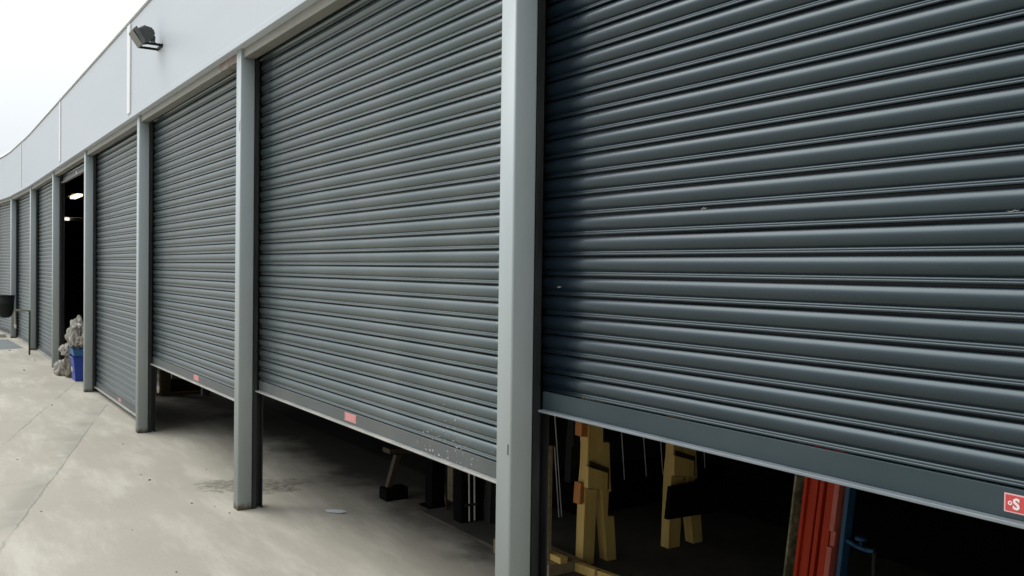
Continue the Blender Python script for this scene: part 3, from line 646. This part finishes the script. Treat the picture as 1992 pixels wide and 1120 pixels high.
m = MB(); m.prism([(-6.05, 1.02, 0.335), (-6.05, 1.22, 0.32), (-6.05, 1.22, 0.355), (-6.05, 1.02, 0.37)], (-0.12, 0, 0)); m.build('beam', M['brown'], sh, 0.003)

# ------------------------------------------------------------------ inside, third opening
m = MB(); m.box(-12.72, -12.55, 0.66, 0.78, 0.0, 0.34); m.build
tag(m.build('concrete_block', M['pier'], None, 0.006, origin=(-12.63, .72, 0)), 'pale upright concrete block inside by the third post', 'block')
m = MB(); m.box(-12.75, -12.53, 0.60, 0.84, 0.3405, 0.40)
tag(m.build('brown_board', M['brown'], None, 0.004, origin=(-12.64, .72, .34)), 'red brown board laid on top of the pale concrete block', 'board')
m = MB(); m.box(-12.52, -12.43, 0.80, 0.93, 0.0, 0.9)
tag(m.build('dark_timber_post', M['timber_old'], None, 0.006, origin=(-12.47, .86, 0)), 'dark timber post standing beside the white carton', 'post')
cr = thing('timber_crate', 'low brown slatted timber crate inside the third opening', 'crate', (-12.5, 1.15, 0))
m = MB(); m.box(-12.50, -12.47, 0.94, 1.36, 0.005, 0.03); m.build('front_slat', M['timber'], cr)
m = MB(); m.box(-12.50, -12.475, 0.94, 1.36, 0.032, 0.10); m.box(-12.50, -12.475, 0.94, 1.36, 0.11, 0.185); m.build('front_panel', M['brown'], cr)
m = MB(); m.box(-13.1, -12.505, 0.94, 1.36, 0.0, 0.19); m.build('box', M['timber_old'], cr)
for y in (1.0, 1.12):
    m = MB(); m.box(-12.56, -12.52, y+0.1, y+0.115, 0.1905, 0.30); m.build('stake', M['timber_old'], cr)
m = MB(); m.prism([(-12.51, 0.95, 0.192), (-12.51, 1.04, 0.192), (-12.53, 1.055, 0.34), (-12.53, 0.96, 0.36)], (-0.12, 0, 0))
tag(m.build('white_carton', M['paper'], None, 0.004, origin=(-12.57, 1.0, .192)), 'white carton standing on the brown timber crate', 'carton')
m = MB(); m.box(-12.25, -12.15, 1.26, 1.33, 0.0, 0.13)
tag(m.build('grey_box', M['greymetal'], None, 0.005, origin=(-12.2, 1.3, 0)), 'small blue grey box on the floor right of the timber crate', 'box')

# ------------------------------------------------------------------ litter on the yard
m = MB(); pp = [(-6.02, 0.52), (-5.95, 0.51), (-5.88, 0.57), (-5.87, 0.62), (-5.93, 0.61), (-6.0, 0.575)]
a = [m.vert((x, y, 0.004+0.012*abs(noise.noise((x*12, y*9, 0))))) for x, y in pp]; b = [m.vert((q.co.x, q.co.y, q.co.z+0.0015)) for q in a]
m.face(a); m.face(b[::-1])
for i in range(6): m.face([a[i], a[(i+1) % 6], b[(i+1) % 6], b[i]])
tag(m.build('paper_scrap', M['paper'], None, origin=(-5.95, 0.56, 0)), 'torn white paper scrap lying on the concrete under the second shutter', 'paper')
peb = [(-9.178, -0.227, .012), (-7.54, -0.32, .016), (-7.759, -0.342, .010), (-12.114, -0.496, .016), (-8.875, -1.121, .012), (-7.718, 0.157, .009), (-6.17, -0.701, .007),
       (-16.276, -0.424, .028), (-6.482, -0.103, .008), (-5.198, -0.654, .009), (-6.271, -0.063, .010), (-6.935, -1.138, .009), (-17.9, -0.12, .02), (-20.024, -0.341, .03), (-6.66, -0.216, .012)]
p0 = None
for i, (x, y, r_) in enumerate(peb):
    if p0 is None:
        m = MB(); bmesh.ops.create_icosphere(m.bm, subdivisions=2, radius=1)
        for q in m.bm.verts: q.co *= 1+0.35*noise.noise(q.co*1.7); q.co.z = q.co.z*0.55+0.4
        p0 = m.build('pebble', M['stone']); o = p0
        tag(o, 'small dark pebble lying loose on the pale concrete yard', 'pebble', 'loose pebbles on the concrete')
    else:
        o = p0.copy(); col.objects.link(o)
    o.location = (x, y, 0); o.scale = (r_*0.7, r_*0.58, r_*0.5); o.rotation_euler = (0, 0, i*1.7)
